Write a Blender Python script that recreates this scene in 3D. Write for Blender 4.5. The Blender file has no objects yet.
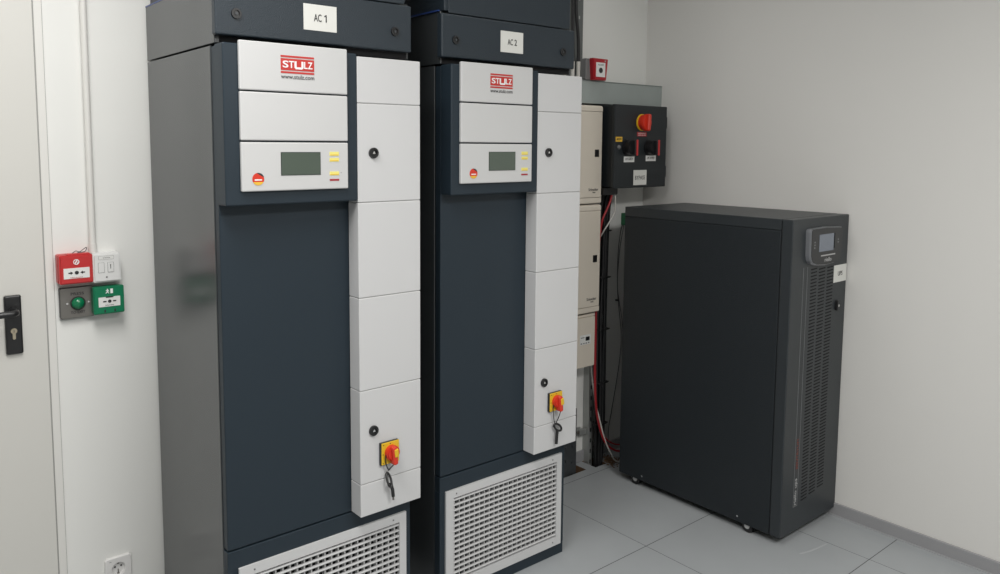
import bpy, bmesh, math, random
from mathutils import Vector, Matrix
random.seed(7)
SC = bpy.context.scene
COL = SC.collection
PI = math.pi

# ------------------------------------------------------------------ materials
def nodes_mat(name):
    m = bpy.data.materials.new(name); m.use_nodes = True
    nt = m.node_tree
    return m, nt, nt.nodes['Principled BSDF']

def mat(name, col, rough=.5, metal=0., spec=.5, bump=0., bscale=200., var=0., vscale=6., coat=0.):
    m, nt, b = nodes_mat(name)
    b.inputs['Base Color'].default_value = (*col, 1)
    b.inputs['Roughness'].default_value = rough
    b.inputs['Metallic'].default_value = metal
    b.inputs['Specular IOR Level'].default_value = spec
    b.inputs['Coat Weight'].default_value = coat
    tc = nt.nodes.new('ShaderNodeTexCoord')
    if var:
        n = nt.nodes.new('ShaderNodeTexNoise'); n.inputs['Scale'].default_value = vscale
        n.inputs['Detail'].default_value = 4
        mx = nt.nodes.new('ShaderNodeMix'); mx.data_type = 'RGBA'
        mx.inputs[6].default_value = (*[max(0, c*(1-var)) for c in col], 1)
        mx.inputs[7].default_value = (*[min(1, c*(1+var)) for c in col], 1)
        nt.links.new(tc.outputs['Object'], n.inputs['Vector'])
        nt.links.new(n.outputs['Fac'], mx.inputs[0])
        nt.links.new(mx.outputs[2], b.inputs['Base Color'])
    if bump:
        n2 = nt.nodes.new('ShaderNodeTexNoise'); n2.inputs['Scale'].default_value = bscale
        n2.inputs['Detail'].default_value = 2
        bp = nt.nodes.new('ShaderNodeBump'); bp.inputs['Strength'].default_value = bump
        bp.inputs['Distance'].default_value = .002
        nt.links.new(tc.outputs['Object'], n2.inputs['Vector'])
        nt.links.new(n2.outputs['Fac'], bp.inputs['Height'])
        nt.links.new(bp.outputs['Normal'], b.inputs['Normal'])
    return m

M = {}
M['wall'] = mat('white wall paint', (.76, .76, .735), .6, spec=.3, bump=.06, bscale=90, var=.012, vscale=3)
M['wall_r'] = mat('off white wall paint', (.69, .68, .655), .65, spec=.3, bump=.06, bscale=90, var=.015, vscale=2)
M['ceil'] = mat('ceiling white', (.86, .86, .85), .8)
M['door'] = mat('door lacquer', (.62, .61, .575), .38, var=.01)
M['dframe'] = mat('door frame lacquer', (.70, .69, .66), .38)
M['seam'] = mat('dark seam', (.05, .05, .05), .8)
M['slate'] = mat('slate powder coat', (.016, .0265, .037), .46, spec=.35, bump=.08, bscale=500, var=.03, vscale=4)
M['slate_tex'] = mat('textured slate powder coat', (.019, .028, .037), .40, spec=.42, bump=.5, bscale=330)
M['slate_side'] = mat('slate coat lightened for reflection', (.046, .051, .054), .24, spec=.75, var=.05, vscale=3)  # same slate paint, base colour lightened to stand in for grazing wall reflection
M['white'] = mat('white plastic coat', (.585, .585, .59), .42, var=.008)
M['white_disp'] = mat('display white coat', (.56, .56, .56), .36)
M['black'] = mat('black plastic', (.012, .012, .013), .35)
M['black_matte'] = mat('black rubber', (.01, .01, .011), .6)
M['void'] = mat('dark interior', (.006, .006, .007), .9)
M['lcd'] = mat('grey green liquid crystal', (.072, .095, .075), .16, spec=.6)
M['lcd_edge'] = mat('liquid crystal edge', (.02, .028, .024), .3)
M['yellow'] = mat('yellow plastic', (.72, .46, .02), .4)
M['yellow_btn'] = mat('pale yellow key', (.80, .72, .20), .5)
M['red_btn'] = mat('dark red key', (.36, .03, .04), .5)
M['red'] = mat('red knob plastic', (.62, .035, .015), .35)
M['red_logo'] = mat('red logo print', (.50, .028, .022), .45)
M['red_call'] = mat('red call point plastic', (.50, .026, .028), .33, spec=.5)
M['red_dark'] = mat('deep red plastic', (.38, .010, .018), .38)
M['green_call'] = mat('green call point plastic', (.0, .17, .075), .33)
M['green_btn'] = mat('green dome plastic', (.004, .16, .065), .2)
M['green_conn'] = mat('green connector', (.01, .13, .05), .4)
M['steel'] = mat('brushed steel', (.22, .21, .195), .42, metal=.75, var=.08, vscale=40)
M['zinc'] = mat('zinc plated steel', (.42, .43, .42), .42, metal=.5, var=.06, vscale=12)
M['zinc_tray'] = mat('galvanised sheet', (.36, .40, .39), .45, metal=.3, var=.09, vscale=9)
M['brass'] = mat('nickel cylinder', (.55, .48, .36), .3, metal=.9)
M['chrome'] = mat('chrome', (.75, .75, .75), .15, metal=1.)
M['paper'] = mat('label paper', (.70, .70, .665), .6)
M['paper_w'] = mat('white label', (.74, .74, .72), .55)
M['ink'] = mat('black ink', (.02, .02, .022), .6)
M['ink_grey'] = mat('grey ink', (.16, .16, .16), .6)
M['ink_white'] = mat('white print', (.8, .8, .8), .5)
M['ink_red'] = mat('red ink', (.45, .04, .03), .5)
M['ink_dim'] = mat('dim red print', (.22, .05, .035), .5)
M['gold'] = mat('gold print', (.75, .45, .04), .5)
M['beige'] = mat('beige enclosure plastic', (.70, .635, .545), .42, var=.01)
M['panel_black'] = mat('charcoal enclosure coat', (.0135, .0175, .0205), .45, spec=.42, bump=.2, bscale=260)
M['ups'] = mat('charcoal ups coat', (.0145, .0185, .0220), .5, spec=.4, bump=.35, bscale=220)
M['ups_lit'] = mat('charcoal ups coat lightened for light', (.025, .030, .034), .42, spec=.5, bump=.3, bscale=220)  # lighter copy of the ups coat, light on door and top put into colour
M['bezel'] = mat('silver bezel edge', (.30, .31, .33), .3, metal=.5)
M['display_face'] = mat('display face', (.017, .018, .02), .3)
M['ups_lcd'] = mat('grey blue liquid crystal', (.19, .215, .26), .18, spec=.6)
M['grey_print'] = mat('grey print', (.42, .42, .42), .5)
M['pale_line'] = mat('pale line print', (.20, .205, .21), .5)
M['skirt'] = mat('grey pvc skirting', (.30, .30, .31), .5, var=.04, vscale=8)
M['skirt_lip'] = mat('light sealing strip', (.36, .37, .38), .5)
M['cable_red'] = mat('red cable', (.33, .012, .018), .4)
M['cable_white'] = mat('white cable', (.6, .58, .54), .45)
M['cable_grey'] = mat('dark grey cable', (.05, .05, .055), .5)
M['cable_mid'] = mat('grey sensor wire', (.10, .10, .105), .5)
M['cable_black'] = mat('black cable', (.008, .008, .009), .5)
M['blue_film'] = mat('blue protective film', (.025, .06, .24), .35)
M['chip'] = mat('chipboard', (.17, .10, .055), .9, var=.3, vscale=60)
M['conduit'] = mat('white pvc conduit', (.70, .69, .66), .35)
M['plastic_w'] = mat('white switch plastic', (.72, .72, .71), .35)
M['outlet'] = mat('outlet plastic', (.73, .72, .71), .3)
M['dull_grey'] = mat('dull grey box', (.17, .17, .17), .5)
M['gap_grey'] = mat('soft gap grey', (.34, .34, .33), .7)
M['strut_zinc'] = mat('dull zinc strut', (.16, .17, .17), .4, metal=.5, var=.1, vscale=20)
M['dark_foot'] = mat('dark galvanised foot', (.06, .065, .07), .45, metal=.3, var=.2, vscale=40)

def floor_material():
    m, nt, b = nodes_mat('grey vinyl access floor tiles')
    tc = nt.nodes.new('ShaderNodeTexCoord')
    sx = nt.nodes.new('ShaderNodeSeparateXYZ'); nt.links.new(tc.outputs['Object'], sx.inputs[0])
    def mth(op, a, bb):
        n = nt.nodes.new('ShaderNodeMath'); n.operation = op
        for i, v in enumerate((a, bb)):
            if isinstance(v, (int, float)): n.inputs[i].default_value = v
            else: nt.links.new(v, n.inputs[i])
        return n.outputs[0]
    def joint(o, off):
        t = mth('DIVIDE', mth('SUBTRACT', o, off), .6)
        fr = mth('FRACT', mth('ADD', t, 100.), 0.)
        d = mth('MINIMUM', fr, mth('SUBTRACT', 1., fr))
        return mth('MULTIPLY', d, .6), mth('FLOOR', mth('ADD', t, 100.), 0.)
    dx, ix = joint(sx.outputs[0], .4462)
    dy, iy = joint(sx.outputs[1], -.1494)
    d = mth('MINIMUM', mth('MULTIPLY', dx, 1.25), dy)
    mask = mth('LESS_THAN', d, .0015)
    wn = nt.nodes.new('ShaderNodeTexWhiteNoise'); wn.noise_dimensions = '2D'
    cb = nt.nodes.new('ShaderNodeCombineXYZ'); nt.links.new(ix, cb.inputs[0]); nt.links.new(iy, cb.inputs[1])
    nt.links.new(cb.outputs[0], wn.inputs['Vector'])
    n = nt.nodes.new('ShaderNodeTexNoise'); n.inputs['Scale'].default_value = 5; n.inputs['Detail'].default_value = 6
    nt.links.new(tc.outputs['Object'], n.inputs['Vector'])
    val = mth('ADD', mth('ADD', mth('MULTIPLY', n.outputs['Fac'], .12), mth('MULTIPLY', wn.outputs['Value'], .07)), .90)
    mx = nt.nodes.new('ShaderNodeMix'); mx.data_type = 'RGBA'; mx.blend_type = 'MULTIPLY'
    mx.inputs[0].default_value = 1; mx.inputs[6].default_value = (.36, .378, .39, 1)
    nt.links.new(val, mx.inputs[7])
    m2 = nt.nodes.new('ShaderNodeMix'); m2.data_type = 'RGBA'
    nt.links.new(mask, m2.inputs[0]); nt.links.new(mx.outputs[2], m2.inputs[6]); m2.inputs[7].default_value = (.05, .05, .052, 1)
    nt.links.new(m2.outputs[2], b.inputs['Base Color'])
    b.inputs['Roughness'].default_value = .42; b.inputs['Specular IOR Level'].default_value = .4
    return m
M['floor'] = floor_material()
M['scuff'] = mat('pale scuff', (.42, .435, .445), .5)

# ------------------------------------------------------------------ mesh helper
class MB:
    """collects solids in one bmesh, links them as one mesh object"""
    def __init__(s): s.bm = bmesh.new()
    def _join(s, t, mtx=None, mi=0, smooth=False):
        if mtx is not None: bmesh.ops.transform(t, matrix=mtx, verts=t.verts)
        for f in t.faces: f.material_index = mi; f.smooth = smooth
        me = bpy.data.meshes.new('tmp'); t.to_mesh(me); t.free()
        s.bm.from_mesh(me); bpy.data.meshes.remove(me)
        return s
    def box(s, x0, x1, y0, y1, z0, z1, bev=0., seg=2, rot=None, mi=0, only=None):
        t = bmesh.new(); bmesh.ops.create_cube(t, size=1)
        bmesh.ops.scale(t, vec=(x1-x0, y1-y0, z1-z0), verts=t.verts)
        if bev:
            ed = t.edges[:]
            if only: ed = [e for e in ed if only((e.verts[0].co+e.verts[1].co)/2, (e.verts[1].co-e.verts[0].co).normalized())]
            bmesh.ops.bevel(t, geom=ed, offset=bev, segments=seg, affect='EDGES', profile=.5)
        c = Vector(((x0+x1)/2, (y0+y1)/2, (z0+z1)/2))
        mt = Matrix.Translation(c)
        if rot is not None: mt = mt @ rot
        return s._join(t, mt, mi)
    def cyl(s, c, r, h, axis='y', n=28, r2=None, bev=0., mi=0, smooth=True, sx=1., sz=1.):
        t = bmesh.new()
        bmesh.ops.create_cone(t, cap_ends=True, segments=n, radius1=r, radius2=r if r2 is None else r2, depth=h)
        if bev:
            ed = [e for e in t.edges if abs(e.verts[0].co.z-e.verts[1].co.z) < 1e-6 and e.verts[0].co.z > 0]
            bmesh.ops.bevel(t, geom=ed, offset=bev, segments=2, affect='EDGES')
        R = {'z': Matrix.Identity(4), 'y': Matrix.Rotation(PI/2, 4, 'X'), 'x': Matrix.Rotation(PI/2, 4, 'Y')}[axis]
        # axis 'y': top (radius2) faces -y
        S = Matrix.Diagonal((sx, 1, sz, 1)) if axis == 'y' else Matrix.Identity(4)
        s._join(t, Matrix.Translation(Vector(c)) @ S @ R, mi, False)
        return s
    def ring(s, c, r, rin, h, axis='y', n=28, mi=0):
        t = bmesh.new(); V = []
        for k in range(n):
            a = 2*PI*k/n; ca, sa = math.cos(a), math.sin(a)
            V.append([t.verts.new((q*ca, q*sa, z)) for q, z in ((r, -h/2), (r, h/2), (rin, h/2), (rin, -h/2))])
        for k in range(n):
            A, B = V[k], V[(k+1) % n]
            for j in range(4): t.faces.new((A[j], B[j], B[(j+1) % 4], A[(j+1) % 4]))
        bmesh.ops.recalc_face_normals(t, faces=t.faces)
        R = {'z': Matrix.Identity(4), 'y': Matrix.Rotation(PI/2, 4, 'X'), 'x': Matrix.Rotation(PI/2, 4, 'Y')}[axis]
        return s._join(t, Matrix.Translation(Vector(c)) @ R, mi)
    def dome(s, c, r, depth, mi=0, n=24, m=7):
        """half ellipsoid bulging to -y"""
        t = bmesh.new(); bmesh.ops.create_uvsphere(t, u_segments=n, v_segments=2*m, radius=1)
        bmesh.ops.bisect_plane(t, geom=t.verts[:]+t.edges[:]+t.faces[:], plane_co=(0, 0, 0), plane_no=(0, 1, 0), clear_outer=True)
        return s._join(t, Matrix.Translation(Vector(c)) @ Matrix.Diagonal((r, depth, r, 1)), mi, True)
    def tube(s, pts, r, n=10, mi=0, closed=False, sub=0):
        P = [Vector(p) for p in pts]
        if sub:                                  # Catmull-Rom smoothing
            Q = []
            for i in range(len(P)-1):
                a, b, c, d = P[max(i-1, 0)], P[i], P[i+1], P[min(i+2, len(P)-1)]
                for k in range(sub):
                    t = k/sub
                    Q.append(.5*((2*b)+(c-a)*t+(2*a-5*b+4*c-d)*t*t+(3*b-a-3*c+d)*t**3))
            P = Q+[P[-1]]
        t = bmesh.new(); rings = []; up = Vector((.31, .17, .93)).normalized(); N = len(P)
        for i, p in enumerate(P):
            if closed: d = P[(i+1) % N]-P[i-1]
            else: d = P[min(i+1, N-1)]-P[max(i-1, 0)]
            d.normalize(); a = d.cross(up)
            if a.length < .05: a = d.cross(Vector((1, 0, 0)))
            a.normalize(); b = a.cross(d); up = b
            rings.append([t.verts.new(p+r*(math.cos(2*PI*k/n)*a+math.sin(2*PI*k/n)*b)) for k in range(n)])
        for i in range(N if closed else N-1):
            A, B = rings[i], rings[(i+1) % N]
            for k in range(n): t.faces.new((A[k], A[(k+1) % n], B[(k+1) % n], B[k]))
        if not closed:                           # end caps keep hard edges
            for rg in (rings[0], rings[-1]):
                for k in range(n): t.edges.get((rg[k], rg[(k+1) % n])).smooth = False
            t.faces.new(rings[0]); t.faces.new(rings[-1])
        bmesh.ops.recalc_face_normals(t, faces=t.faces)
        return s._join(t, None, mi, True)
    def prism(s, pts, y0, y1, mi=0, bev=0., plane='xz'):
        """outline in x,z (or y,z) pushed between two depths"""
        t = bmesh.new()
        mk = (lambda a, b, d: (a, d, b)) if plane == 'xz' else ((lambda a, b, d: (d, a, b)) if plane == 'yz' else (lambda a, b, d: (a, b, d)))
        A = [t.verts.new(mk(a, b, y0)) for a, b in pts]; B = [t.verts.new(mk(a, b, y1)) for a, b in pts]
        n = len(pts); fa = t.faces.new(A); t.faces.new(B[::-1])
        for k in range(n): t.faces.new((A[k], B[k], B[(k+1) % n], A[(k+1) % n]))
        bmesh.ops.recalc_face_normals(t, faces=t.faces)
        if bev:
            fe = [e for e in t.edges if all(abs((v.co.y if plane == 'xz' else v.co.x if plane == 'yz' else v.co.z)-y0) < 1e-6 for v in e.verts)]
            bmesh.ops.bevel(t, geom=fe, offset=bev, segments=2, affect='EDGES')
        return s._join(t, None, mi)
    def build(s, name, mats, parent=None, smooth_angle=None):
        me = bpy.data.meshes.new(name); s.bm.to_mesh(me); s.bm.free()
        o = bpy.data.objects.new(name, me); COL.objects.link(o)
        for m_ in (mats if isinstance(mats, (list, tuple)) else [mats]): me.materials.append(M[m_])
        if parent is not None: o.parent = parent
        return o

def rrect(x0, x1, z0, z1, r, n=6, corners=(1, 1, 1, 1)):
    """outline with rounded corners: order bl, br, tr, tl"""
    out = []
    for (cx, cz, a0, on, px, pz) in ((x0+r, z0+r, PI, corners[0], x0, z0), (x1-r, z0+r, 1.5*PI, corners[1], x1, z0),
                                     (x1-r, z1-r, 0, corners[2], x1, z1), (x0+r, z1-r, PI/2, corners[3], x0, z1)):
        if on: out += [(cx+r*math.cos(a0+PI/2*k/n), cz+r*math.sin(a0+PI/2*k/n)) for k in range(n+1)]
        else: out.append((px, pz))
    return out

def tag(o, label=None, cat=None, group=None, kind=None):
    for k, v in (('label', label), ('category', cat), ('group', group), ('kind', kind)):
        if v: o[k] = v
    return o
def empty(name, loc, label, cat, group=None):
    o = bpy.data.objects.new(name, None); COL.objects.link(o); o.location = loc; o.empty_display_size = .05
    return tag(o, label, cat, group)

def text_geo(s, bold=0.):
    cu = bpy.data.curves.new('txt', 'FONT'); cu.body = s; cu.resolution_u = 3; cu.offset = bold
    ob = bpy.data.objects.new('txt', cu); COL.objects.link(ob)
    dg = bpy.context.evaluated_depsgraph_get(); dg.update()
    me = bpy.data.meshes.new_from_object(ob.evaluated_get(dg))
    bpy.data.objects.remove(ob); bpy.data.curves.remove(cu)
    return me
def text(mb, s, x0, x1, z0, z1, y, bold=0., mi=0, vertical=False):
    """lettering fitted in the rectangle, facing -y; vertical reads upward"""
    me = text_geo(s, bold); t = bmesh.new(); t.from_mesh(me); bpy.data.meshes.remove(me)
    us = [v.co.x for v in t.verts]; vs = [v.co.y for v in t.verts]
    u0, u1, v0, v1 = min(us), max(us), min(vs), max(vs)
    for v in t.verts:
        a = (v.co.x-u0)/(u1-u0); b = (v.co.y-v0)/(v1-v0)
        if vertical: v.co = Vector((x1+(x0-x1)*b, y, z0+(z1-z0)*a))
        else: v.co = Vector((x0+(x1-x0)*a, y, z0+(z1-z0)*b))
    r = bmesh.ops.extrude_face_region(t, geom=t.faces[:])
    for e in r['geom']:
        if isinstance(e, bmesh.types.BMVert): e.co.y += .0006
    bmesh.ops.recalc_face_normals(t, faces=t.faces)
    return mb._join(t, None, mi)
def text_obj(name, s, x0, x1, z0, z1, y, m_, parent, bold=0., vertical=False):
    b = MB(); text(b, s, x0, x1, z0, z1, y, bold, 0, vertical); return b.build(name, m_, parent)

# ------------------------------------------------------------------ the setting
W, D, H = 1.308, .597, 2.75
XL, YF = -4.3, -4.6
def build_floor():
    holes = [(.64, .806, .503, .575), (.862, .945, .492, .585)]
    xs = sorted({XL, W+.02, *[h[0] for h in holes], *[h[1] for h in holes]})
    ys = sorted({YF, D+.02, *[h[2] for h in holes], *[h[3] for h in holes]})
    b = MB(); bm = b.bm
    for i in range(len(xs)-1):
        for j in range(len(ys)-1):
            cx, cy = (xs[i]+xs[i+1])/2, (ys[j]+ys[j+1])/2
            if any(h[0] < cx < h[1] and h[2] < cy < h[3] for h in holes): continue
            bm.faces.new([bm.verts.new((x, y, 0)) for x, y in ((xs[i], ys[j]), (xs[i+1], ys[j]), (xs[i+1], ys[j+1]), (xs[i], ys[j+1]))])
    for h in holes:
        z = -.10; p = [(h[0], h[2]), (h[1], h[2]), (h[1], h[3]), (h[0], h[3])]
        for k in range(4):
            a, c = p[k], p[(k+1) % 4]
            f = bm.faces.new([bm.verts.new((*a, 0)), bm.verts.new((*a, -.038)), bm.verts.new((*c, -.038)), bm.verts.new((*c, 0))]); f.material_index = 1
            f = bm.faces.new([bm.verts.new((*a, -.038)), bm.verts.new((*a, z)), bm.verts.new((*c, z)), bm.verts.new((*c, -.038))]); f.material_index = 2
        f = bm.faces.new([bm.verts.new((*q, z)) for q in p]); f.material_index = 2
    return tag(b.build('floor', ['floor', 'chip', 'void']), kind='structure')
fl = build_floor()
MB().prism([(.875, -.565), (.915, -.5765), (.970, -.586), (1.035, -.591), (1.036, -.586), (.972, -.579), (.917, -.569), (.876, -.557)], .00002, .00025, plane='xy').build('scuff_mark', 'scuff', fl)
def struct(name, m_, *boxes):
    b = MB()
    for q in boxes: b.box(*q)
    return tag(b.build(name, m_), kind='structure')
struct('wall_back', 'wall', (XL-.1, W+.1, D, D+.1, -.12, H+.1))
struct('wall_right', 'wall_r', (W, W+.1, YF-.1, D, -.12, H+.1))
struct('wall_left', 'wall', (XL-.1, XL, YF-.1, D, -.12, H+.1))
struct('wall_front', 'wall', (XL, W, YF-.1, YF, -.12, H+.1))
struct('ceiling', 'ceil', (XL-.1, W+.1, YF-.1, D+.1, H, H+.1))
b = MB(); b.box(W-.011, W, YF, D, 0, .056, .003); b.box(W-.017, W-.008, YF, D-.011, 0, .005, mi=1)
tag(b.build('baseboard_right', ['skirt', 'skirt_lip']), kind='structure')
b = MB(); b.box(.20, W-.0115, D-.011, D, 0, .056, .003); b.box(XL, -2.50, D-.011, D, 0, .056, .003); b.box(-1.478, -1.25, D-.011, D, 0, .056, .003)
tag(b.build('baseboard_back', 'skirt'), kind='structure')

# steel door flush with the wall
b = MB()
b.box(-2.44, -1.5165, D-.004, D-.0005, .006, 2.10, .0015)
door = tag(b.build('door_1', 'door'), kind='structure')
b = MB()
b.box(-1.5135, -1.4915, D-.005, D-.0005, 0, 2.14, .0015); b.box(-2.465, -2.443, D-.005, D-.0005, 0, 2.14, .0015)
b.box(-2.443, -1.5135, D-.005, D-.0005, 2.103, 2.14, .0015)
b.build('door_frame', 'dframe', door)
b = MB(); b.box(-1.5165, -1.5135, D-.0012, D-.0002, 0, 2.103); b.box(-1.4915, -1.4902, D-.0012, D-.0002, 0, 2.14)
b.build('door_gap', 'gap_grey', door)
hp = MB().box(-1.6275, -1.5825, D-.016, D-.004, .967, 1.144, .005).build('handle_plate', 'black', door)
b = MB()
b.cyl((-1.602, D-.02, 1.098), .0135, .012, n=24, bev=.002)
b.tube([(-1.602, D-.018, 1.098), (-1.602, D-.045, 1.098), (-1.605, D-.058, 1.098), (-1.617, D-.064, 1.098), (-1.66, D-.064, 1.097), (-1.735, D-.062, 1.095)], .0095, n=14, sub=5)
b.build('lever', 'black', hp)
b = MB(); b.cyl((-1.606, D-.018, 1.038), .0085, .006, n=22, bev=.001); b.prism(rrect(-1.610, -1.602, 1.013, 1.038, .0035), D-.0205, D-.015)
lc = b.build('lock_cylinder', 'brass', hp)
MB().box(-1.6067, -1.6053, D-.0215, D-.0205, 1.034, 1.042).build('keyhole', 'ink', lc)

# ------------------------------------------------------------------ air conditioning cabinets
AW, AD, PR, PP = .6092, .574, .0578, .070

def make_ac(loc, label, number, lx=0., hx=0., dx=0., sx=0.):
    r = empty('air_conditioning_cabinet', loc, label, 'air conditioner', 'server room cooling cabinets')
    b = MB(); b.box(.010, AW-.006, .03, AD-.004, .03, 1.846); b.box(.02, AW-.02, .04, AD-.02, 0, .04)
    b.build('cabinet_body', 'void', r)
    for x0, x1 in ((lx, lx+.006), (AW-.006, AW)):
        MB().box(x0, x1, .032, AD, .012, 1.848, .0015).build('side_panel', 'slate_side', r)
    b = MB()
    # base panel is a frame around the air inlet
    b.box(lx, AW, 0, .03, .409, .462, .002); b.box(lx, AW, 0, .03, .0, .045, .002)
    b.box(lx, .031, .0005, .0295, .0445, .4095); b.box(.588, AW, .0005, .0295, .0445, .4095)
    b.build('base_panel', 'slate', r)
    MB().box(lx+.002, AW-.002, 0.001, .03, .4655, 1.846, .003).build('front_door_panel', 'slate', r)
    MB().box(hx, .391, -PR, -.0005, 1.4286, 1.849, .004).build('display_housing', 'slate', r)
    # three display covers
    pz = ((1.7305, 1.857), (1.600, 1.7265), (1.466, 1.5955))
    top = MB().box(.0365+sx, .3525, -PP, -PR, *pz[0], .003).build('logo_panel', 'white_disp', r)
    MB().box(.0365+sx, .3525, -PP, -PR, *pz[1], .003).build('blank_panel', 'white_disp', r)
    ctl = MB().box(.0365+sx, .3525, -PP, -PR, *pz[2], .003).build('control_panel', 'white_disp', r)
    before = set(COL.objects)
    y = -PP-.0008
    b = MB(); b.box(.1505, .2485, y, -PP, 1.8215, 1.8265); b.box(.1505, .2485, y, -PP, 1.7875, 1.8185); b.box(.1505, .2485, y, -PP, 1.7795, 1.7845)
    lg = b.build('logo_plate', 'red_logo', top)
    b = MB(); yy = y-.0007
    for ch, xa, xb, za, zb in (('S', .1555, .1725, 1.794, 1.8125), ('T', .1735, .1885, 1.794, 1.8125), ('L', .2185, .2285, 1.794, 1.8125), ('Z', .2295, .2435, 1.794, 1.8125)):
        text(b, ch, xa, xb, za, zb, yy, .018)
    # wide letter U reaching lower than the rest
    b.prism([(.190, 1.8125), (.190, 1.7955), (.1935, 1.7915), (.2125, 1.7915), (.2165, 1.7955), (.2165, 1.8125), (.2105, 1.8125), (.2105, 1.797), (.196, 1.797), (.196, 1.8125)], yy, y)
    b.build('logo_lettering', 'ink_white', lg)
    text_obj('web_address', 'www.stulz.com', .1505, .2485, 1.7650, 1.7765, y, 'ink', top, .004)
    # screen, sticker, keys
    sc = MB().box(.146, .2645, y, -PP, 1.5065, 1.5695).build('screen_rim', 'lcd_edge', ctl)
    MB().box(.1475, .263, y-.0006, y, 1.508, 1.568).build('screen', 'lcd', sc)
    b = MB()
    b.prism([(.081+.0165*math.cos(2*PI*k/32), 1.4985+.0165*math.sin(2*PI*k/32)) for k in range(32)], y, -PP)
    st = b.build('round_sticker', 'red', ctl)
    b = MB()
    b.prism([(.081+.0165*math.cos(a), 1.4985+.0165*math.sin(a)) for a in [math.radians(15+(105-15)*k/14) for k in range(15)]], y-.0003, y, mi=0)
    b.prism([(.081+.0165*math.cos(a), 1.4985+.0165*math.sin(a)) for a in [math.radians(208+(332-208)*k/14) for k in range(15)]], y-.0003, y, mi=1)
    b.box(.071, .091, y-.0004, y, 1.4945, 1.498, mi=2)
    b.build('sticker_stripes', ['ink', 'gold', 'ink_white'], st)
    for za, zb, m_ in ((1.5585, 1.570, 'yellow_btn'), (1.5425, 1.553, 'yellow_btn'), (1.504, 1.515, 'yellow_btn'), (1.4885, 1.494, 'red_btn')):
        k = MB().box(.2925, .3225, y, -PP, za, zb, .0003).build('key', m_, ctl)
        if m_ == 'yellow_btn':
            MB().box(.2945, .3205, y-.0004, y, za+.002, za+.004).build('key_marking', 'gold', k)
    MB().box(.328, .3295, y, -PP, 1.5105, 1.512).build('indicator', 'ink', ctl)
    for o_ in set(COL.objects)-before:
        for v_ in o_.data.vertices: v_.co.x += dx
    # white service column
    zs = [.4666, .5681, .8572, 1.1389, 1.4218, 1.7096, 1.842]
    for i in range(6):
        MB().box(.391, .6115, -PR, -.0005, zs[i]+(.0009 if i else 0), zs[i+1]-(.0009 if i < 5 else 0), .0022).build('column_cover', 'white', r)
    MB().box(.393, .6095, -PR+.0025, -.001, zs[0]+.003, zs[6]-.003).build('column_core', 'gap_grey', r)
    for cx, cz in ((.443, 1.5665), (.4365, .7295)):
        b = MB(); b.ring((cx, -PR-.003, cz), .0155, .010, .007); b.cyl((cx, -PR-.001, cz), .0105, .004, n=20)
        k = b.build('lock', 'black', r)
        MB().prism([(cx+.0055*math.cos(PI/2+2*PI*q/3), cz+.0055*math.sin(PI/2+2*PI*q/3)) for q in range(3)], -PR-.006, -PR-.0025).build('lock_pin', 'chrome', k)
    # main switch
    sw = MB().box(.4565, .5215, -PR-.010, -PR, .615, .6855, .0015).build('switch_back_plate', 'black', r)
    yp = MB().box(.4585, .5215, -PR-.0125, -PR-.0095, .617, .685, .001).build('switch_face_plate', 'yellow', sw)
    for qx, qz in ((-.024, .029), (0, .030), (-.026, -.027), (-.026, 0)):
        MB().box(.489+qx-.0014, .489+qx+.0014, -PR-.0132, -PR-.012, .650+qz-.0014, .650+qz+.0014).build('position_mark', 'ink', yp)
    tl = Matrix.Rotation(math.radians(-6), 4, 'Y')
    b = MB(); b.cyl((.492, -PR-.0205, .652), .0235, .017, n=32, bev=.004)
    b.box(.4835, .5005, -PR-.040, -PR-.012, .6175, .676, .006, 3, rot=tl)
    kn = b.build('switch_knob', 'red', sw)
    MB().box(.4875, .5020, -PR-.0425, -PR-.024, .6435, .669, .003, rot=tl).build('knob_insert', 'yellow', kn)
    # air inlet grille
    b = MB(); y0, y1 = -.007, .006
    go = [(.029, .045), (.590, .045), (.590, .409), (.029, .409)]; gi = [(.0625, .078), (.5635, .078), (.5635, .380), (.0625, .380)]
    for k in range(4):
        a, c, e, f = go[k], go[(k+1) % 4], gi[(k+1) % 4], gi[k]
        b.prism([a, c, e, f], y0, y1)
    gf = b.build('grille_frame', 'white', r)
    for px, pz_ in ((.0735, .394), (.540, .394), (.0735, .061), (.546, .061)):
        MB().cyl((px, y0-.0006, pz_), .0026, .0015, n=12).build('frame_screw', 'ink_grey', gf)
    b = MB(); ns = 16
    for k in range(ns):
        z = .078+(k+.5)*(.302/ns)
        b.box(.0625, .5635, -.0062, .0030, z-.0026, z+.0026, .0012, 1, rot=Matrix.Rotation(math.radians(4), 4, 'X'))
    b.build('horizontal_blades', 'white', gf)
    b = MB(); nv = 22
    for k in range(nv):
        x = .0625+(k+.5)*(.501/nv); b.box(x-.0024, x+.0024, .0050, .020, .078, .380)
    b.build('vertical_blades', 'white', gf)
    # plenum on top
    pl = MB().box(lx, .606, 0.0, AD, 1.853, 2.019, .0015).build('plenum_box', 'slate_side', r)
    MB().box(.012, .60, -.0012, .0, 1.853, 1.873).build('plenum_gap_shade', 'void', pl)  # dark sheet painting the shade in the recess below the front plate
    fp = MB().box(-.0075, .601, -.027, -.0005, 1.8715, 2.0095, .004).build('plenum_front', 'slate_tex', pl)
    for cx in (.0485, .5405):
        b = MB(); b.ring((cx, -.029, 1.9285), .0135, .0085, .006); b.cyl((cx, -.0275, 1.9285), .009, .003, n=18)
        k = b.build('quarter_turn_lock', 'black', fp)
        MB().cyl((cx, -.0295, 1.9285), .004, .003, n=6).build('lock_pin', 'dark_foot', k)
    lb = MB().box(.241, .3435, -.0282, -.027, 1.9065, 1.9775).build('number_label', 'paper', fp)
    b = MB(); yt = -.029
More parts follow.
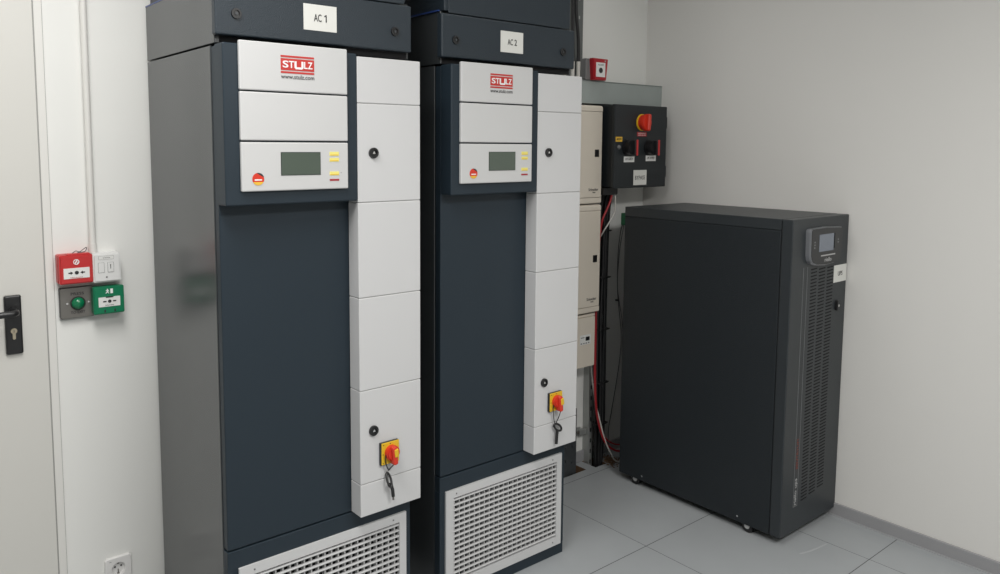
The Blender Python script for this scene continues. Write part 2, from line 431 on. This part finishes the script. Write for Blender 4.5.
    text(b, 'AC', .272, .2955, 1.9315, 1.9520, yt, .006)
    if number == 'AC 1':
        b.prism([(.3085, 1.9315), (.3115, 1.9315), (.3115, 1.9520), (.3088, 1.9520), (.3045, 1.9485), (.3045, 1.9455), (.3085, 1.9485)], yt, yt+.0006)
    else: text(b, '2', .303, .314, 1.9315, 1.9520, yt, .006)
    b.build('label_text', 'ink', lb)
    MB().box(-.0015, .004, -.0005, AD+.001, 2.0185, 2.0225).build('protective_film_edge', 'blue_film', pl)
    b = MB(); b.box(.010, .585, -.018, AD-.01, 2.0195, 2.55, .003); b.box(.024, .5785, -.022, -.0175, 2.013, 2.55, .002)
    b.build('upper_duct_box', 'slate_tex', r)
    return r

def kids(o): return [c for c in COL.objects if c.parent is o]
def copy_tree(o, parent=None):
    c = o.copy(); COL.objects.link(c)
    if parent is not None: c.parent = parent
    for ch in kids(o): copy_tree(ch, c)
    return c
A1 = (-1.2, 0, 0); A2 = (-.4563, .0271, 0)
ac1 = make_ac(A1, 'tall slate grey cooling cabinet labelled AC 1, nearest the door', 'AC 1', -.001, -.003)
ac2 = make_ac(A2, 'tall slate grey cooling cabinet labelled AC 2, beside the beige distribution boxes', 'AC 2', .007, .008, .010, .003)

def key(loc, label, pts_loop, fold):
    r = empty('cabinet_key', loc, label, 'key', 'keys hanging from the main switches')
    MB().tube(pts_loop, .0017, n=8, sub=6).build('cord', 'black_matte', r)
    b = MB()
    if fold:      # bow seen almost edge on
        b.tube([(.001+.007*math.cos(a), -.004+.010*math.sin(a), -.030+.019*math.sin(a)-.012) for a in [2*PI*k/20 for k in range(20)]], .0035, n=8, closed=True)
        b.build('key_bow', 'black', r)
        b = MB(); b.tube([(.004, -.008, -.052), (.010, -.010, -.075), (.012, -.010, -.095)], .0055, n=12)
        b.build('key_shaft', 'black', r)
        MB().tube([(.012, -.010, -.095), (.0125, -.010, -.106)], .0032, n=10).build('key_tip', 'steel', r)
    else:
        b.tube([(.0125+.019*math.cos(a), -.006, -.019+.012*math.sin(a)-.010*math.cos(a)) for a in [2*PI*k/22 for k in range(22)]], .0042, n=8, closed=True)
        b.build('key_bow', 'black', r)
        MB().tube([(.010, -.006, -.030), (.0065, -.007, -.056), (.005, -.007, -.080)], .0058, n=12).build('key_shaft', 'black', r)
    return r
kx, ky = -1.2, 0
key((kx+.482, -PR-.010, .608), 'dark cabinet key hanging edge-on by a cord from the AC 1 red switch',
    [(0, -.003, -.010), (-.009, -.005, .008), (-.014, -.009, .032), (-.010, -.011, .046), (.010, -.011, .044), (.020, -.012, .026), (.016, -.011, .008), (.006, -.006, -.004), (0, -.003, -.012)], True)
key((A2[0]+.488, A2[1]-PR-.006, .569), 'dark cabinet key with its loop bow facing out, hanging from the AC 2 red switch',
    [(0, -.003, -.006), (-.010, -.006, .026), (-.018, -.012, .066), (-.010, -.0145, .083), (.004, -.0145, .083), (.018, -.0145, .062), (.017, -.012, .034), (.005, -.006, .002), (0, -.003, -.008)], False)

# ------------------------------------------------------------------ devices on the wall by the door
def on_wall_left():
    # fire alarm call point
    r = empty('fire_alarm_call_point', (-1.4375, D, 1.163), 'red break-glass fire alarm call point, above the green dome exit button', 'fire alarm')
    MB().prism(rrect(-.0475, .0475, .002, .092, .006), -.030, 0).build('back_box', 'red_call', r)
    b = MB(); b.prism(rrect(-.0465, .0465, .003, .091, .005), -.052, -.029, bev=.004)
    fr = b.build('front_cover', 'red_call', r)
    MB().box(-.036, .036, -.0532, -.052, .020, .052).build('glass_window', 'paper_w', fr)
    b = MB(); yy = -.0540
    b.prism([(.004+.0058*math.cos(2*PI*k/20)-.004, .0375+.0055*math.sin(2*PI*k/20)) for k in range(20)], yy, -.053)
    for s in (-1, 1):
        b.box(min(s*.023, s*.015), max(s*.023, s*.015), yy, -.053, .0358, .0392)
        b.prism([(s*.017, .0325), (s*.010, .0375), (s*.017, .0425)], yy, -.053)
    b.build('press_mark', 'ink', fr)
    text_obj('window_text', 'FIRE ALARM', -.018, .016, .0215, .0245, yy, 'ink_red', fr)
    b = MB(); b.ring((.0, -.0526, .070), .0085, .0062, .0012)
    b.prism([(-.006, .064), (-.001, .066), (.004, .075), (.001, .077)], -.0532, -.052); b.prism([(.001, .064), (.006, .066), (.005, .071)], -.0532, -.052)
    b.build('alarm_symbol', 'ink_white', fr)
    MB().box(-.024, .040, -.044, -.024, .0905, .0945, .001).build('hinge_cover', 'red_call', r)
    b = MB(); b.tube([(-.006, -.034, .095), (.004, -.032, .101), (.014, -.034, .098), (.024, -.032, .104), (.034, -.033, .110), (.030, -.036, .099), (.018, -.038, .097), (.006, -.038, .096)], .0012, n=7, sub=5)
    b.build('security_seal_wire', 'cable_grey', r)
    # white module with two rockers
    r = empty('switch_module', (-1.347, D, 1.160), 'white wall module with two small rocker windows, under the conduit', 'switch box')
    b = MB(); b.prism(rrect(-.0425, .0385, .001, .0925, .007), -.045, 0, bev=.005)
    bd = b.build('housing', 'plastic_w', r)
    MB().box(-.026, .017, -.0460, -.045, .073, .083).build('label_strip', 'paper_w', bd)
    text_obj('label_text', 'CONTROL', -.014, .008, .0760, .0798, -.0464, 'ink_grey', bd)
    b = MB()
    for q in ((-.0265, -.026), (.017, .0175)): b.box(q[0], q[1], -.0458, -.045, .0725, .0835)
    for q in ((.0725, .073), (.083, .0835)): b.box(-.026, .017, -.0458, -.045, q[0], q[1])
    b.build('label_edge', 'ink_grey', bd)
    for xa, xb in ((-.0275, -.011), (.000, .0165)):
        k = MB().ring(((xa+xb)/2, -.0452, .0475), .001, .0008, .001).build('rocker_seat', 'ink_grey', bd)
        b = MB(); b.box(xa, xb, -.0462, -.045, .0325, .0625, .0004); k2 = b.build('rocker', 'plastic_w', bd)
        b = MB()
        for q in ((xa-.0008, xa), (xb, xb+.0008)): b.box(q[0], q[1], -.0458, -.045, .032, .063)
        for q in ((.0317, .0325), (.0625, .0633)): b.box(xa, xb, -.0458, -.045, q[0], q[1])
        b.build('rocker_edge', 'ink_grey', k2)
        bpy.data.objects.remove(k)
    b = MB(); b.box(.0072, .0088, -.0468, -.046, .043, .053); b.cyl((.008, -.0464, .0545), .0018, .001, n=10)
    b.build('rocker_mark', 'ink', bd)
    MB().cyl((-.0045, -.0458, .0175), .0024, .0016, n=12).build('screw', 'ink_grey', bd)
    # press to exit button
    r = empty('exit_button', (-1.432, D, 1.055), 'steel plate with green dome button reading PRESS TO EXIT, under the red call point', 'button')
    MB().prism(rrect(-.0485, .0485, -.001, .0945, .006), -.0155, 0).build('gasket', 'black', r)
    pt = MB().prism(rrect(-.0475, .0475, .0, .0935, .006), -.018, -.0152, bev=.0012).build('steel_plate', 'steel', r)
    MB().ring((.001, -.020, .0455), .0215, .0185, .006).build('button_collar', 'black', r)
    MB().dome((.001, -.020, .0455), .0188, .017).build('dome_button', 'green_btn', r)
    text_obj('upper_text', 'PRESS', -.018, .019, .071, .0795, -.0188, 'ink', pt, .012)
    text_obj('lower_text', 'TO EXIT', -.020, .021, .0135, .0215, -.0188, 'ink', pt, .012)
    for s in (-1, 1): MB().cyl((.0015+s*.0305, -.0186, .0465), .0030, .0020, n=14).build('plate_screw', 'chrome', pt)
    # green exit call point
    r = empty('emergency_exit_call_point', (-1.348, D, 1.063), 'green break-glass emergency door release, under the white module', 'door release')
    MB().prism(rrect(-.0445, .0445, .003, .082, .005), -.030, 0).build('back_box', 'green_call', r)
    b = MB(); b.prism(rrect(-.0445, .0445, -.001, .085, .004), -.050, -.029, bev=.003)
    fr = b.build('front_cover', 'green_call', r)
    MB().box(-.031, .032, -.0512, -.050, .022, .0525).build('glass_window', 'paper_w', fr)
    b = MB(); yy = -.0520
    b.cyl((.001, -.0514, .0385), .0052, .0014, n=18)
    for s in (-1, 1): b.box(.001+min(s*.019, s*.0095), .001+max(s*.019, s*.0095), yy, -.051, .0365, .0405)
    b.box(-.010, .012, yy, -.051, .050, .0535)
    b.build('press_mark', 'ink', fr)
    text_obj('window_text', 'PRESS HERE', -.012, .013, .0250, .0282, yy, 'ink_grey', fr)
    b = MB()
    b.cyl((-.004, -.0504, .076), .0018, .0012, n=10)
    b.prism([(-.009, .0735), (-.0015, .0735), (.0005, .0695), (-.001, .069), (-.003, .071), (-.003, .068), (.0, .064), (-.0015, .063), (-.005, .067), (-.009, .063), (-.0105, .0645), (-.006, .0685), (-.006, .0715), (-.009, .0715)], -.0512, -.050)
    b.prism([(.004, .063), (.0115, .063), (.0115, .0775), (.004, .0775)], -.0512, -.050)
    b.build('exit_symbol', 'ink_white', fr)
    b = MB()
    for x in (-.013, .016): b.prism(rrect(x-.0022, x+.0022, .004, .013, .002), -.0505, -.0495)
    b.build('latch_slot', 'ink', fr)
    MB().box(-.006, .004, -.040, -.030, -.004, .0, .001).build('test_tab', 'plastic_w', r)
    # conduit
    r = empty('conduit', (-1.381, D, 1.252), 'thin white conduit running up the wall from the white module', 'pipe')
    MB().tube([(0, -.013, .018), (0, -.013, .6), (0, -.013, H-1.252)], .0098, n=18).build('pipe', 'conduit', r)
    MB().tube([(.0, -.013, .0), (.0, -.013, .030)], .0118, n=18).build('coupling', 'conduit', r)
    # socket
    r = empty('wall_outlet', (-1.3415, D, .165), 'white round-well wall outlet low beside the first cooling cabinet', 'outlet')
    b = MB(); o_ = rrect(-.0405, .0405, .0, .081, .003); 
    # plate with round opening
    n = 40; t = b.bm; cz = .0405
    def sq(a):
        ca, sa = math.cos(a), math.sin(a); k = .0405/max(abs(ca), abs(sa)); return k*ca, k*sa
    rings = []
    for k in range(n):
        a = 2*PI*(k+.5)/n; u, v = sq(a); c_, s_ = math.cos(a), math.sin(a)
        ins = .0022/ .0405
        rings.append([t.verts.new(p) for p in ((u, 0, cz+v), (u, -.008, cz+v), (u*(1-ins), -.0102, cz+v*(1-ins)), (.0225*c_, -.0102, cz+.0225*s_), (.0205*c_, -.0090, cz+.0205*s_), (.0195*c_, -.0015, cz+.0195*s_))])
    for k in range(n):
        A, B = rings[k], rings[(k+1) % n]
        for j in range(5): t.faces.new((A[j], A[j+1], B[j+1], B[j]))
    t.faces.new([q[5] for q in rings]); bmesh.ops.recalc_face_normals(t, faces=t.faces)
    pl = b.build('cover_plate', 'outlet', r)
    b = MB()
    for x in (-.0095, .0095): b.cyl((x, -.0022, cz+.0055), .0028, .0015, n=14)
    b.build('pin_hole', 'ink', pl)
    b = MB()
    for z in (cz+.0165, cz-.0165): b.box(-.0035, .0035, -.0055, -.0015, z-.002, z+.002, .0008)
    b.box(-.0012, .0012, -.004, -.0015, cz-.0145, cz-.004)
    b.build('earth_clip', 'steel', pl)
    MB().box(-.028, -.022, -.0107, -.0102, .0695, .0708).build('plate_mark', 'ink_grey', pl)
on_wall_left()

# ------------------------------------------------------------------ UPS cabinet
def make_ups():
    X0, Y0, UW, UD, UH, UB = .856, -.486, .4505, .824, 1.311, .034
    r = empty('ups_cabinet', (X0, Y0, 0), 'waist-high charcoal UPS cabinet with small screen, in the corner by the right wall', 'ups cabinet')
    MB().box(.004, UW-.004, .03, UD-.003, UB+.006, UH-.006).build('cabinet_body', 'void', r)
    MB().box(0, UW, .0495, UD, UB, UH-.045, .002).build('side_panel', 'ups', r)
    MB().box(0, UW, .0495, UD, UH-.0435, UH, .002).build('top_cover', 'ups_lit', r)  # uses the lightened coat for light falling on the top
    dr = MB().box(0, UW, 0, .0465, UB, UH, .004).build('front_door', 'ups_lit', r)
    # screen unit
    out = [(.097, 1.258), (.100, 1.165), (.106, 1.146), (.118, 1.134), (.150, 1.124), (.228, 1.118), (.300, 1.122), (.340, 1.130), (.352, 1.140), (.357, 1.158), (.359, 1.256), (.353, 1.266), (.228, 1.273), (.107, 1.271), (.099, 1.266)]
    b = MB(); b.prism(out, -.019, .0, bev=.004); sm = b.build('display_housing', 'bezel', dr)
    inn = [(.2305+(x-.228)*.950, 1.1965+(z-1.1965)*.962) for x, z in out]
    b = MB(); b.prism(inn, -.0205, -.016, bev=.0008); b.build('display_face', 'display_face', sm)
    y = -.0212; yb = -.0202
    MB().box(.166, .282, y, yb, 1.1765, 1.2450).build('screen', 'ups_lcd', sm)
    MB().box(.282, .293, y+.0003, yb, 1.184, 1.2450).build('screen_rim', 'void', sm)
    MB().box(.184, .299, y, yb, 1.1570, 1.1620).build('silver_bar', 'grey_print', sm)
    text_obj('display_name', 'riello', .215, .270, 1.1335, 1.1500, y, 'grey_print', sm, .01)
    for q, z in ((.131, 1.217), (.131, 1.206), (.131, 1.195), (.320, 1.217), (.320, 1.206)):
        MB().box(q-.004, q+.004, y, yb, z-.003, z+.003).build('key_mark', 'pale_line', sm)
    # thin pale outline strip with vertical lettering
    b = MB(); yl = -.0008
    b.box(.0905, .0922, yl, 0, .140, 1.118); b.box(.1213, .1230, yl, 0, .140, 1.118); b.box(.0905, .1230, yl, 0, .1385, .1405)
    b.build('outline_strip', 'pale_line', dr)
    text_obj('brand_text', 'riello ups', .0955, .1185, .145, .256, yl, 'grey_print', dr, .01, True)
    text_obj('model_text', 'SENTRYUM', .101, .115, .295, .420, yl, 'ink_dim', dr, .0, True)
    # three columns of slots
    for xa, xb, z0, z1 in ((.150, .1985, .145, 1.112), (.2135, .2655, .155, 1.108), (.281, .333, .165, 1.108)):
        b = MB(); n = 70
        for k in range(n):
            z = z0+(k+.5)*(z1-z0)/n
            b.prism([(xa, z-.0012), (xa+.004, z-.0036), (xb, z-.0008), (xb, z+.0026), (xb-.004, z+.0036), (xa, z+.0018)], -.0006, .002)
        b.build('vent_slots', 'void', dr)
    lb = MB().box(.338, .4445, -.0012, 0, 1.032, 1.1035).build('paper_label', 'paper', dr)
    text_obj('label_text', 'UPS', .372, .410, 1.058, 1.077, -.0020, 'ink', lb)
    b = MB(); b.prism(rrect(.362, .382, .912, .955, .0095), -.010, 0, bev=.003); k = b.build('lock', 'black', dr)
    MB().cyl((.372, -.0105, .934), .0055, .004, n=16).build('lock_barrel', 'chrome', k)
    # bottom details
    for yy in (.149, .733):
        b = MB(); b.cyl((.022, yy, .0225), .0225, .026, axis='x', n=26); cs = b.build('caster', 'black', r)
        MB().cyl((.008, yy, .0275), .0115, .004, axis='x', n=22).build('wheel_hub', 'grey_print', cs)
        b = MB(); b.cyl((UW-.040, yy, .0235), .0235, .026, axis='x', n=26); b.build('caster', 'black', r)
    for yy in (.189, .686):
        MB().cyl((-.0008, yy, UB+.024), .0042, .004, axis='x', n=12).build('side_screw', 'chrome', r)
    return r
make_ups()

# ------------------------------------------------------------------ electrics on the back wall
def back_wall():
    # cable trunking
    r = empty('cable_trunking', (.45, D, 1.790), 'horizontal galvanised cable trunking above the charcoal isolator box', 'cable trunking')
    b = MB(); b.box(0, .857, -.105, -.0005, 0, .104, .002)
    tr = b.build('trough', 'zinc_tray', r)
    b = MB(); b.box(0, .857, -.108, -.0005, .1045, .107, .0008); b.build('lid', 'zinc_tray', r)
    MB().box(.36, .42, -.1085, -.060, .1075, .1095, .0005).build('lid_joint', 'zinc_tray', r)
    # alarm box on top
    r = empty('alarm_call_point', (.775, D, 1.8985), 'red alarm box with white window, standing above the galvanised trunking', 'fire alarm')
    MB().box(-.044, .062, -.112, -.060, .0, .098, .004).build('grey_back_box', 'dull_grey', r)
    b = MB(); b.prism([(-.012, -.001), (.072, .0), (.083, .098), (-.020, .099)], -.137, -.112, bev=.004)
    fr = b.build('front_cover', 'red_dark', r)
    MB().box(-.002, .060, -.1384, -.137, .014, .080).build('window', 'paper_w', fr)
    MB().cyl((.029, -.139, .044), .0125, .0016, n=22).build('push_mark', 'ink', fr)
    text_obj('window_text', 'ALARM', .010, .048, .066, .073, -.1392, 'ink_grey', fr)
    MB().cyl((.060, -.1376, .088), .004, .002, n=12).build('indicator', 'grey_print', fr)
    # beige distribution boxes
    def beige(z0, z1, xr, label, full=True):
        r = empty('distribution_box', (xr, D, z0), label, 'fuse box', 'beige distribution boxes')
        h = z1-z0; L = -.36
        MB().box(L, -.004, -.110, -.0005, .004, h-.004, .006).build('back_shell', 'beige', r)
        if full:
            e = .027
            b = MB(); b.box(L, 0, -.137, -.100, h-e, h, .010, 4, only=lambda c, d: c.z > 0 and (c.y < 0 or abs(d.y) > .9)); b.build('end_cap', 'beige', r)
            b = MB(); b.box(L, 0, -.137, -.100, 0, e, .006, 3, only=lambda c, d: c.z < 0); b.build('end_cap', 'beige', r)
            dr = MB().box(L, -.0005, -.1365, -.105, e+.0018, h-e-.0018, .002).build('door', 'beige', r)
            zm = h*.515 if z0 > 1 else h*.5
            b = MB(); b.box(-.050, -.022, -.1378, -.1363, zm-.017, zm+.017, .002); b.build('latch', 'black', dr)
            b = MB(); text(b, 'Schneider', -.088, -.022, e+.032, e+.046, -.1371, .01)
            text(b, 'Electric', -.060, -.040, e+.022, e+.029, -.1371, .01); b.build('maker_lettering', 'ink', dr)
        else:
            dr = MB().box(L, 0, -.130, -.105, .003, h-.012, .003).build('door', 'beige', r)
            MB().box(L, .008, -.122, -.10, h-.0115, h, .002).build('top_flange', 'beige', r)
            wn = MB().box(-.105, -.030, -.1312, -.1298, .115, .162, .001).build('breaker_window', 'paper_w', dr)
            b = MB(); b.box(-.066, -.040, -.1335, -.131, .133, .152, .001); b.build('breaker', 'black', wn)
            b = MB()
            for k in range(4): b.box(-.100+k*.017, -.090+k*.017, -.1316, -.131, .119, .124)
            b.box(-.099, -.075, -.1316, -.131, .148, .152); b.build('breaker_marking', 'ink_grey', wn)
        return r
    beige(1.322, 1.780, .826, 'topmost beige box with a black latch, left of the charcoal isolator box')
    beige(.800, 1.316, .827, 'middle beige box with a black latch, under the topmost beige box')
    beige(.533, .790, .809, 'lowest beige box with a small breaker window, above the slotted strut', False)
    # charcoal isolator box
    r = empty('isolator_box', (.845, D, 1.393), 'charcoal isolator box with one red knob and two black switches, labelled BYPASS', 'switch box')
    MB().box(.004, .366, -.186, -.0005, .003, .390, .004).build('enclosure', 'panel_black', r)
    fr = MB().box(-.012, .3755, -.207, -.1875, 0, .393, .004).build('front_door', 'panel_black', r)
    y = -.207
    for z in (.075, .315): MB().box(.376, .383, -.204, -.190, z-.028, z+.028, .002).build('hinge', 'panel_black', r)
    # red switch
    sw = MB().cyl((.180, y-.003, .312), .040, .006, n=32, bev=.002).build('switch_rosette', 'yellow', fr)
    b = MB(); b.cyl((.182, y-.019, .312), .0365, .026, n=30, bev=.004)
    b.box(.172, .194, y-.050, y-.012, .270, .352, .009, 3, rot=Matrix.Rotation(math.radians(4), 4, 'Y')); b.build('switch_knob', 'red', sw)
    lb = MB().box(.148, .218, y-.0012, y, .246, .266).build('red_label', 'red_dark', fr)
    b = MB(); text(b, 'EMERGENCY', .154, .212, .2578, .2625, y-.0018); text(b, 'SWITCH OFF', .154, .212, .2490, .2540, y-.0018); b.build('label_text', 'ink_white', lb)
    lb = MB().box(-.006, .040, y-.0012, y, .219, .242).build('yellow_label', 'gold', fr)
    text_obj('label_text', '400V', -.001, .035, .225, .237, y-.0018, 'ink', lb)
    MB().dome((.018, y, .194), .0105, .008).build('indicator_lamp', 'ink_grey', fr)
    for cx, t_, la, lz in ((.079, 'UPS INPUT', .055, .123), (.240, 'UPS OUTPUT', .217, .127)):
        b = MB(); b.cyl((cx, y-.004, .192), .038, .008, n=30, bev=.002); b.cyl((cx, y-.021, .192), .033, .028, n=30, bev=.004)
        s_ = b.build('rotary_switch', 'black', fr)
        MB().box(cx-.006, cx+.014, y-.055, y-.030, .158, .226, .005, 3).build('switch_grip', 'black', s_)
        MB().box(cx-.002, cx+.010, y-.0585, y-.0545, .155, .229, .002).build('grip_stripe', 'red_call', s_)
        lb = MB().box(la, la+.076, y-.0012, y, lz, lz+.027).build('switch_label', 'paper_w', fr)
        text_obj('label_text', t_, la+.010, la+.066, lz+.009, lz+.019, y-.0018, 'ink', lb)
    lb = MB().box(.128, .2255, y-.0012, y, .0125, .0845).build('name_label', 'paper', fr)
    text_obj('label_text', 'BYPASS', .140, .213, .0385, .0575, y-.0018, 'ink', lb)
    MB().prism(rrect(-.014, .084, -.034, -.0005, .010, corners=(1, 1, 0, 0)), -.150, -.050).build('gland_plate', 'black', r)
    # black cable bundle running down from the isolator box
    r = empty('cable_bundle', (.915, .52, 0), 'thick black cable bundle running down behind the beige boxes to the floor', 'cables')
    for i, (dx, dy) in enumerate(((-.028, 0), (-.014, -.012), (.004, -.014), (.020, -.006), (-.014, .010), (.006, .012), (.032, .006))):
        w = .004*math.sin(i*2.1)
        b = MB(); b.tube([(dx+.010, dy-.012, 1.356), (dx+.008, dy, 1.27), (dx+w, dy, 1.05), (dx-w, dy+.002, .75), (dx+w*.6, dy, .45), (dx+.001, dy, .2), (dx*.8+.001, dy*.9+.004, .03), (dx*.6-.003, dy*.8+.008, -.09)], .0088, n=10, sub=4)
        b.build('cable', 'cable_black', r)
    for z in (1.18, .95, .69, .42, .21):
        b = MB(); b.prism(rrect(-.037, .0365, -.025, .022, .012), z-.003, z+.003, plane='xy'); b.box(.034, .0390, -.022, -.019, z-.002, z+.002)
        b.build('cable_tie', 'black', r)
    # other cables
    def cable(name, pts, rad, m_, label):
        return tag(MB().tube(pts, rad, n=10, sub=6).build(name, m_), label, 'cable')
    cable('cable', [(.893, .453, 1.356), (.878, .450, 1.325), (.856, .452, 1.285), (.834, .458, 1.235), (.834, .472, 1.15), (.834, .482, 1.0), (.833, .484, .8), (.829, .484, .6), (.834, .482, .40), (.850, .476, .26), (.892, .468, .14), (.950, .457, .082), (1.015, .442, .060), (1.10, .420, .050)], .0052, 'cable_red', 'red cable curving from the charcoal isolator box down to the UPS cabinet, outer of two')
    cable('cable', [(.906, .470, 1.356), (.893, .468, 1.32), (.868, .468, 1.275), (.848, .476, 1.22), (.845, .4895, 1.1), (.845, .492, .9), (.845, .492, .7), (.8475, .4915, .45), (.862, .4875, .27), (.902, .4805, .160), (.958, .472, .108), (1.02, .460, .088), (1.10, .436, .080)], .0036, 'cable_red', 'thinner red cable running inside the curve of the larger red cable')
    cable('cable', [(.903, .440, 1.356), (.906, .440, 1.31), (.902, .442, 1.27), (.874, .450, 1.225), (.857, .460, 1.195), (.860, .487, 1.160), (.856, .512, 1.12), (.853, .530, 1.0), (.856, .543, .85), (.866, .5465, .62), (.871, .540, .48), (.867, .510, .34), (.873, .484, .25), (.895, .466, .145), (.930, .456, .070), (.975, .446, .016), (1.10, .41, .006)], .0036, 'cable_white', 'white cable looping under the charcoal isolator box and trailing along the floor')
    r = empty('sensor_cable', (1.14, D-.012, 1.24), 'thin dark cable with green plug hanging behind the UPS cabinet', 'cable')
    MB().tube([(.0, 0, -.050), (-.014, 0, -.07), (-.030, 0, -.15), (-.036, 0, -.25), (-.034, 0, -.36), (-.026, 0, -.44), (-.008, .0, -.54), (.004, 0, -.62), (.004, 0, -.70), (-.010, 0, -.80), (-.035, 0, -.92), (-.060, 0, -1.03), (-.083, -.003, -1.12), (-.090, -.010, -1.20)], .0020, n=8, sub=5).build('wire', 'cable_mid', r)
    MB().tube([(.006, 0, -.050), (-.006, -.002, -.09), (-.022, -.002, -.16), (-.030, 0, -.25), (-.032, .002, -.36), (-.018, 0, -.45), (.004, .0, -.53), (.016, 0, -.62), (.016, 0, -.72)], .0017, n=8, sub=5).build('wire', 'cable_mid', r)
    b = MB(); b.box(-.006, .030, -.018, .010, -.052, .010, .003); cn = b.build('plug', 'green_conn', r)
    b = MB(); b.box(-.040, -.028, -.006, .008, -.444, -.436, .001); b.build('wire_clip', 'black', r)
    # slotted strut
    def strut(x0, x1, y0, y1, z0, z1, m_, name, label, cat, step, sl, hm):
        r = empty(name, ((x0+x1)/2, (y0+y1)/2, z0), label, cat)
        hw = (x1-x0)/2; hd = (y1-y0)/2; h = z1-z0
        b = MB(); b.box(-hw, hw, -hd, -hd+.003, 0, h); b.box(-hw, -hw+.003, -hd+.003, hd, 0, h); b.box(hw-.003, hw, -hd+.003, hd, 0, h)
        b.build('channel', m_, r)
        b = MB(); z = step*.4
        while z < h-.01:
            b.prism(rrect(-.004, .004, z-sl/2, z+sl/2, .0038), -hd-.0006, -hd+.001); z += step
        b.build('slots', hm, r)
        return r
    r = strut(.876, .906, .556, .5955, -.02, .78, 'zinc', 'slotted_strut', 'upright slotted zinc strut under the lowest beige box', 'strut', .055, .022, 'void')
    b = MB(); b.box(-.060, -.0155, -.006, .010, .165, .195, .002); b.box(-.075, -.040, .0105, .0205, .158, .202, .003); br = b.build('wall_bracket', 'zinc', r)
    MB().cyl((-.064, .006, .180), .008, .010, n=6).build('bolt', 'steel', br)
    r = strut(.714, .764, .5385, .5955, 1.8985, 2.745, 'strut_zinc', 'slotted_strut', 'dark perforated strut rising to the ceiling right of the AC 2 cabinet', 'strut', .085, .016, 'grey_print')
    # dark foot standing in the floor opening
    r = empty('steel_foot', (.692, .535, -.098), 'dark steel channel standing in the floor opening behind the AC 2 cabinet', 'bracket')
    b = MB(); b.box(-.048, .050, -.022, -.016, 0, .42); b.box(-.048, -.042, -.016, .030, 0, .42); b.box(.044, .050, -.016, .030, 0, .42)
    b.build('channel', 'dark_foot', r)
    for dx, z in ((-.020, .17), (.022, .155), (-.022, .24), (.024, .235), (.0, .30)):
        MB().cyl((dx, -.0240, z), .0060, .005, n=6).build('bolt', 'dark_foot', r)
    # black cables at the top
    for pts, sz, lab in (([(.654, .505, 2.74), (.656, .505, 2.45), (.659, .505, 2.2), (.663, .505, 2.04), (.668, .508, 1.95), (.672, .515, 1.8985)], (1.915, 1.978), 'black cable with white sleeve, close against the AC 2 cabinet top'),
                         ([(.671, .502, 2.74), (.673, .502, 2.40), (.680, .503, 2.20), (.697, .504, 2.08), (.706, .508, 1.95), (.708, .514, 1.8985)], (1.915, 1.980), 'black cable with white sleeve, crossing in front of the dark strut')):
        r = empty('power_cable', (0, 0, 0), lab, 'cable')
        MB().tube(pts, .0082, n=12, sub=5).build('sheath', 'cable_black', r)
        x = pts[4][0]; yv = pts[4][1]
        MB().tube([(x+.001, yv+.002, sz[0]-.02), (x-.0025, yv-.002, sz[1])], .0090, n=14).build('sleeve', 'cable_white', r)
    # wood shavings
    b = MB()
    for k in range(260):
        x, yv = random.gauss(.985, .028), random.gauss(.500, .026)
        if .855 < x < .950 and .485 < yv < .59: continue
        s = random.uniform(.002, .006)
        b.box(x-s, x+s, yv-s*.5, yv+s*.5, .0006, .0006+random.uniform(.0006, .004), rot=Matrix.Rotation(random.uniform(0, PI), 4, 'Z'))
    tag(b.build('wood_shavings', 'chip'), 'brown wood shavings on the floor beside the cable opening', 'debris', kind='stuff')
back_wall()

# ------------------------------------------------------------------ light
def area(name, loc, sx, sy, power, col=(1, .985, .96)):
    l = bpy.data.lights.new(name, 'AREA'); l.shape = 'RECTANGLE'; l.size = sx; l.size_y = sy; l.energy = power; l.color = col
    o = bpy.data.objects.new(name, l); COL.objects.link(o); o.location = loc
    return o
area('ceiling_area_light', (-1.72, -.76, H-.03), .6, 1.2, 39)
area('ceiling_area_light', (-.6, -2.5, H-.03), 1.2, .6, 67)
area('ceiling_area_light', (.24, .02, H-.03), .6, .6, 3.6)  # added weak fill that brightens the back corner, no known fixture here
w = bpy.data.worlds.new('room'); SC.world = w; w.use_nodes = True
w.node_tree.nodes['Background'].inputs[0].default_value = (.6, .6, .6, 1); w.node_tree.nodes['Background'].inputs[1].default_value = .05

# ------------------------------------------------------------------ camera
cam = bpy.data.cameras.new('camera'); co = bpy.data.objects.new('camera', cam); COL.objects.link(co)
yaw, pitch, roll = math.radians(38.6532), math.radians(-5.3532), math.radians(-.2427)
fw = Vector((math.sin(yaw)*math.cos(pitch), math.cos(yaw)*math.cos(pitch), math.sin(pitch)))
rt = Vector((math.cos(yaw), -math.sin(yaw), 0)); up = rt.cross(fw)
r2 = rt*math.cos(roll)-up*math.sin(roll) if False else rt*math.cos(roll)-up*math.sin(roll)
u2 = rt*math.sin(roll)+up*math.cos(roll)
m3 = Matrix((r2, u2, -fw)).transposed()
co.matrix_world = Matrix.Translation((-1.9635, -2.0081, 1.5859)) @ m3.to_4x4()
cam.sensor_fit = 'HORIZONTAL'; cam.sensor_width = 36; cam.lens = 773.6959/1000*36
cam.shift_x = .0330; cam.shift_y = -.0678; cam.clip_start = .02
SC.camera = co
SC.view_settings.view_transform = 'Standard'; SC.view_settings.look = 'None'
SC.view_settings.exposure = 0.; SC.view_settings.gamma = 1; SC.view_settings.use_curve_mapping = False
